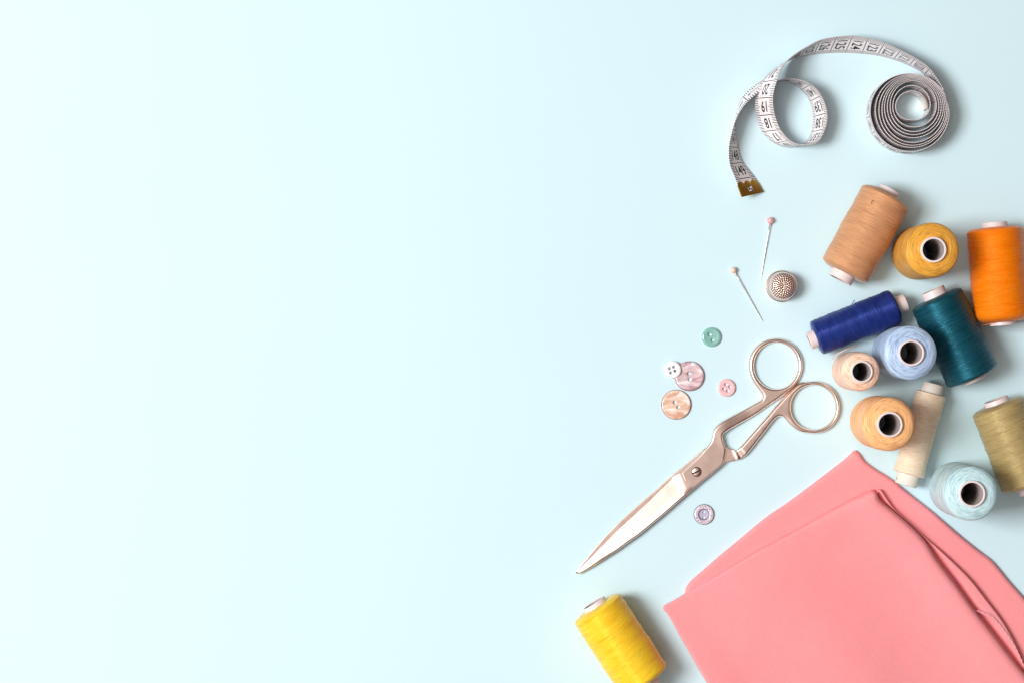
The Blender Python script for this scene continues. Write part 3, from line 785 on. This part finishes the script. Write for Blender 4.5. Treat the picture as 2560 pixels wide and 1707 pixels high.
    up = resample(up, np.linalg.norm(np.diff(up, axis=0), axis=1).sum()/NST, False); lo = resample(lo, np.linalg.norm(np.diff(lo, axis=0), axis=1).sum()/NST, False)
    V = []; m = 0
    for i in range(min(len(up), len(lo))):
        t = i/NST; a, b = up[i], lo[i]; wv = b-a; wd = np.linalg.norm(wv)
        ts = 0.235*min(1, 0.35+t*1.6); te = 0.025
        g_ = sm(np.array((t-0.90)/0.06)); te = te+(0.215-te)*g_
        z0 = 0.275
        sp = min(0.13, wd*0.25)
        cs = [(0, 0), (0, te), (0.25, te+(ts-te)*0.27), (0.5, te+(ts-te)*0.52), (0.75, te+(ts-te)*0.77), (1-sp/max(wd, 1e-4), ts), (1-0.55*sp/max(wd, 1e-4), ts*0.93), (1-0.2*sp/max(wd, 1e-4), ts*0.72), (1, ts*0.35), (1, 0)]
        m = len(cs)
        for u, z in cs: p = a+wv*u; V.append((p[0], p[1], z0+z))
    n = len(V)//m
    F = [[i*m+j, (i+1)*m+j, (i+1)*m+(j+1) % m, i*m+(j+1) % m] for i in range(n-1) for j in range(m)]
    F += [list(range(m))[::-1], list(range((n-1)*m, n*m))]
    me = mesh(V, F, True); bm = bmesh.new(); bm.from_mesh(me); bmesh.ops.recalc_face_normals(bm, faces=bm.faces); bm.to_mesh(me); bm.free(); me.set_sharp_from_angle(angle=math.radians(24))
    link('blade', sh(me), M_steel, root)
    # back blade
    bb = np.vstack([catmull([w8(*p) for p in [(1450, 172), (1400, 214), (1300, 298), (1100, 462)]]+[w10(*p) for p in [(1530, 0), (1400, 110), (1200, 280), (1000, 460), (800, 645), (600, 850), (400, 1080), (260, 1250), (140, 1395), (80, 1470), (63, 1490)]], 6),
                    catmull([w10(*p) for p in [(72, 1504), (180, 1450), (450, 1270), (800, 1000)]]+[w8(*p) for p in [(1000, 820), (1250, 610), (1450, 440), (1560, 350), (1580, 250)]], 6)])
    link('blade', sh(plate([bb], 0.08, 0.25, [0.006, 0.015, 0.03, 0.08], lambda x, y, d: 0.165+0.03*round_edge(d, 0.03), lambda x, y, d: 0.15-0.11*round_edge(d, 0.45), sharp=None)), M_steel, root)
    # screw
    ang = math.radians(22); hw = 0.05; Rs = 0.272
    bm = bmesh.new()
    for a_, b_ in ((0, 180), (180, 360)):
        e_ = math.degrees(math.asin(hw/Rs)); lp = circle((0, 0), Rs, 40, a_+e_, b_-e_)
        q = plate([lp], 0.03, 0.03, [0.008, 0.02], lambda x, y, d: 0.03+0.085*np.sqrt(np.clip(1-(np.hypot(x, y)/0.30)**2, 0, 1)), lambda x, y, d: np.full(len(x), -0.04), sharp=35); bm.from_mesh(q)
    me = bpy.data.meshes.new('screw'); bm.to_mesh(me); bm.free()
    me.transform(Matrix.Translation((0, 0, 0.50*CM)) @ Matrix.Rotation(ang, 4, 'Z')); me.polygons.foreach_set('use_smooth', [True]*len(me.polygons)); me.set_sharp_from_angle(angle=math.radians(35))
    sc_ = link('screw', me, M_steel, root)
    sl = mesh([(x*math.cos(ang)-y*math.sin(ang), x*math.sin(ang)+y*math.cos(ang), 0.512) for x, y in [(-0.268, -hw), (0.268, -hw), (0.268, hw), (-0.268, hw)]], [[0, 1, 2, 3]])
    link('slot', sl, M_dark_steel, sc_)
    rim = lathe([(0.268, 0.505), (0.285, 0.514), (0.308, 0.508), (0.310, 0.48), (0.268, 0.48)], 64); link('seat_ring', mesh(rim[0], rim[1]), M_dark_steel, sc_)
build_scissors()

# ------------------------------------------------------------------ thimble
def build_thimble():
    c = P(1953.7, 716.5)
    root = thing('thimble', 'nickel thimble standing open end down, dome covered in rings of dimples', 'thimble', (c.x, c.y, 0))
    hh = 1.55
    prof = [(0.985, 0.0), (1.0, 0.05), (1.005, 0.10), (0.99, 0.16), (0.955, 0.19), (0.925, 0.20), (0.90, 0.23), (0.885, 0.40), (0.875, 0.65), (0.868, 0.86)]
    dome = []
    for i in range(70):
        t = i/69; a = t*math.pi/2
        dome.append((0.20*math.cos(a)+0.66*math.cos(a)**0.62 if t < 1 else 0, 0.88+0.58*math.sin(a)**1.0))
    dome[-1] = (0.0005, dome[-1][1])
    prof = prof+dome
    segs = 220
    V, F, UV = lathe(prof, segs)
    n0 = 10
    V = V.reshape(len(prof), segs, 3)
    s = np.r_[0, np.cumsum(np.linalg.norm(np.diff(np.array(prof), axis=0), axis=1))]
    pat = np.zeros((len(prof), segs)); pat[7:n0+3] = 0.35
    smax = s[-1]; pitch = 0.128
    for i in range(n0, len(prof)):
        q = (smax-s[i])/pitch; k = round(q)
        if k > 7: continue
        rk = np.interp(smax-k*pitch, s, np.array(prof)[:, 0]); cnt = max(1, round(2*math.pi*rk/pitch*0.92))
        th = 2*math.pi*np.arange(segs)/segs
        dth = (th*cnt/(2*math.pi)+0.5*(k % 2)) % 1.0-0.5
        dd = np.hypot(dth*pitch if k else 0*dth, (q-k)*pitch)
        dep = 0.045*np.clip(1-(dd/(0.46*pitch))**2, 0, 1)
        nr = np.array([V[i, :, 0], V[i, :, 1], np.full(segs, 0.55)]).T; nr /= np.linalg.norm(nr, axis=1)[:, None]
        V[i] -= nr*dep[:, None]; pat[i] = np.clip(dep/0.03, 0, 1)  # deeper in a dimple, darker: shade painted by depth
    V = V.reshape(-1, 3)
    mc = mesh(V, F, True); at_ = mc.attributes.new('patina_shade', 'FLOAT', 'POINT'); at_.data.foreach_set('value', pat.ravel())
    link('cap', mc, M_thimble_cap, root)
    rim = lathe([(0.90, 0.02), (0.90, 0.0), (0.955, 0.0), (0.99, 0.012)], 96); link('rim', mesh(rim[0], rim[1]), M_thimble, root)
build_thimble()

# ------------------------------------------------------------------ pins
def build_pin(label, head, tip, hr, col, name):
    zc = hr
    a = np.array(P(*head, zc)); b = np.array(P(*tip, 0.035)); d = b-a; L = np.linalg.norm(d); u = d/L
    base = np.array([a[0], a[1], 0])
    root = thing('sewing_pin', label, 'pin', tuple(base), 0, 'sewing pins')
    sp = []
    for i in range(25):
        t = math.pi*i/24; sp.append((max(hr*math.sin(t), 1e-4), -hr*math.cos(t)))
    V, F, _ = lathe(sp, 40)
    M_h = mat_simple(name, col, 0.16, spec=0.6, Coat_Weight=0.6, Coat_Roughness=0.08, var=0.05)
    V[:, 2] += zc; link('pin_head', mesh(V, F), M_h, root)
    st = a-base
    v, f = tube_path([st+u*hr*0.9, st+u*(hr+0.06), st+u*(hr+0.10), st+u*(hr+0.13)], [0.07, 0.062, 0.05, 0.038], 14); link('collar', mesh(v, f), M_h, root)
    ts = [hr+0.08, hr+0.5, L*0.5, L*0.8, L*0.92, L*0.97, L]
    v, f = tube_path([st+u*t for t in ts], [0.034, 0.034, 0.033, 0.031, 0.024, 0.014, 0.003], 14)
    link('pin_shaft', mesh(v, f), M_pin, root)
build_pin('pin with a pink pearl head lying above the thimble', (1925.7, 551.8), (1901.4, 701.7), 0.205, (0.90, 0.42, 0.43), 'pink_pearl')
build_pin('pin with a cream pearl head lying left of the thimble', (1833.2, 676.2), (1908.3, 805), 0.20, (0.84, 0.62, 0.52), 'cream_pearl')

# ------------------------------------------------------------------ buttons
k6 = crop(1640, 800, 5.809)
def build_button(label, c, r_px, holes, hr_px, mat, thick, dish, rim, z0=0.0, edge=None, tilt=None):
    cc = P(*c, thick); r = r_px/PX*0.998
    root = thing('button', label, 'button', (cc.x, cc.y, z0), 0, 'loose sewing buttons')
    loops = [circle((0, 0), r, 90)]
    for h in holes:
        q = P(*h, thick); loops.append(circle((q.x-cc.x, q.y-cc.y), hr_px/PX, 28))
    def zt(x, y, d):
        rr = np.hypot(x, y)/r; de = np.maximum(r-np.hypot(x, y), 0)
        inner = np.clip(d/0.03, 0, 1)
        z = thick*0.45+thick*0.55*round_edge(de, thick*0.7)
        z = z-dish*np.clip(1-(rr/(1-rim))**2, 0, 1)**0.8
        return z-0.018*(1-inner)*(rr < 0.8)
    def zb(x, y, d):
        de = np.maximum(r-np.hypot(x, y), 0); return thick*0.40-(thick*0.40-0.003)*round_edge(de, thick*0.5)
    me = plate(loops, 0.05, 0.045, [0.008, 0.02, 0.04, 0.07], zt, zb, sharp=60)
    o = link('disc', me, mat, root)
    if edge:
        ev, ef, _ = lathe([(r-0.02, thick*0.80), (r-0.002, thick*0.66), (r+0.006, thick*0.45), (r-0.002, thick*0.22), (r-0.03, thick*0.1)], 90)
        link('edge', mesh(ev, ef), edge, root)
    if tilt: root.rotation_euler = tilt
    return root
M_teal_b = mat_simple('translucent_teal', (0.36, 0.72, 0.66), 0.10, spec=0.6, var=0.05, Transmission_Weight=0.35, Coat_Weight=0.6, Coat_Roughness=0.05)
build_button('translucent teal two hole button lying alone above the pink buttons', k6(807, 248), 24.2, [k6(777, 211), k6(820, 293)], 4.2, M_teal_b, 0.20, 0.05, 0.25)
M_shell_edge = mat_simple('dark_shell_edge', (0.30, 0.13, 0.15), 0.35)
M_pshell = mat_shell('pink_shell', (0.47, 0.28, 0.32), (0.74, 0.55, 0.59), (0.96, 0.90, 0.92))
b_pk = build_button('large pink shell two hole button partly under the small white button', k6(487, 812), 36.9, [k6(480, 773), k6(488, 858)], 4.4, M_pshell, 0.20, 0.07, 0.16, edge=M_shell_edge)
M_oshell = mat_shell('peach_shell', (0.66, 0.36, 0.26), (0.85, 0.63, 0.50), (0.96, 0.88, 0.85), scale=125, rough=0.2)
build_button('large peach orange shell two hole button below the pink shell button', k6(293, 1224), 37.1, [k6(272, 1190), k6(321, 1262)], 4.4, M_oshell, 0.18, 0.02, 0.12, edge=M_shell_edge)
M_white_b = mat_simple('white_button', (0.90, 0.83, 0.85), 0.25, spec=0.5, var=0.02)
bw = build_button('small white four hole button leaning on the large pink shell button', k6(247, 718), 21.2, [k6(207, 693), k6(268, 682), k6(213, 756), k6(276, 740)], 3.7, M_white_b, 0.18, 0.03, 0.25, z0=0.10, tilt=(0.0, math.radians(-9.5), math.radians(10)))
M_pink_b = mat_simple('pink_button', (0.86, 0.53, 0.56), 0.28, spec=0.5, var=0.07, nscale=420)
build_button('small pink four hole button lying left of the scissors', k6(1028, 980), 22.4, [k6(1013, 932), k6(1073, 965), k6(984, 996), k6(1039, 1025)], 3.7, M_pink_b, 0.18, 0.03, 0.2)
# lilac button: raised dotted rim, dark ring, sunk centre
kl = crop(1720, 1240, 17.42)
def build_lilac():
    c = P(*kl(693, 785), 0.15); r = 25.6/PX; ri = 12.6/PX
    root = thing('button', 'lilac two hole button with a speckled rim and dark ring, below the scissors blades', 'button', (c.x, c.y, 0), 0, 'loose sewing buttons')
    M_rim = mat_shell('lilac_rim', (0.58, 0.50, 0.59), (0.69, 0.61, 0.69), (0.78, 0.72, 0.77), scale=260)
    M_dk = mat_simple('dark_violet', (0.09, 0.06, 0.16), 0.3)
    M_well = mat_simple('lilac_centre', (0.52, 0.47, 0.64), 0.25, var=0.04)
    M_dot = mat_simple('violet_speck', (0.30, 0.20, 0.30), 0.4)
    hl = [circle((P(*kl(*h), .1)-c)[:2], 3.3/PX, 24) for h in ((692, 680), (686, 908))]
    lo = [circle((0, 0), ri, 60)]+hl
    link('centre', plate(lo, 0.03, 0.035, [0.008, 0.02], lambda x, y, d: 0.075+0.02*(np.hypot(x, y)/ri)**2-0.012*(d < 0.004), lambda x, y, d: np.full(len(x), 0.01), sharp=50), M_well, root)
    V, F, _ = lathe([(ri-0.004, 0.05), (ri-0.004, 0.13), (ri+0.012, 0.145), (ri+0.028, 0.140), (ri+0.028, 0.05)], 72); link('ring', mesh(V, F), M_dk, root)
    V, F, _ = lathe([(ri+0.024, 0.05), (ri+0.026, 0.138), (ri+0.07, 0.160), (ri+0.15, 0.170), (r-0.10, 0.158), (r-0.045, 0.135), (r-0.03, 0.12)], 96); link('rim', mesh(V, F), M_rim, root)
    V, F, _ = lathe([(r-0.033, 0.121), (r-0.012, 0.108), (r, 0.08), (r-0.005, 0.03), (r-0.05, 0.003), (0.36, 0.003)], 96); link('edge', mesh(V, F), M_dk, root)
    V = []; F = []
    for x, y, q in [(530, 462, 36), (622, 425, 22), (672, 497, 30), (765, 447, 30), (840, 540, 38), (937, 560, 34), (368, 930, 34), (440, 1050, 36), (545, 1040, 26), (597, 1122, 34), (875, 1062, 30), (1015, 860, 24), (725, 1085, 20)]:
        p = P(*kl(x, y), 0.15)-c; rr = math.hypot(p.x, p.y)
        z = np.interp(rr, [ri+0.026, ri+0.07, ri+0.15, r-0.10, r-0.045], [0.138, 0.160, 0.170, 0.158, 0.135])
        v, f, _ = lathe([(0.0005, 0.008), (q/17.42/PX*0.7, 0.006), (q/17.42/PX, -0.02)], 12); k0 = len(V)
        V += (v+np.array([p.x, p.y, z])).tolist(); F += [[i+k0 for i in w] for w in f]
    link('specks', mesh(V, F), M_dot, root)
build_lilac()
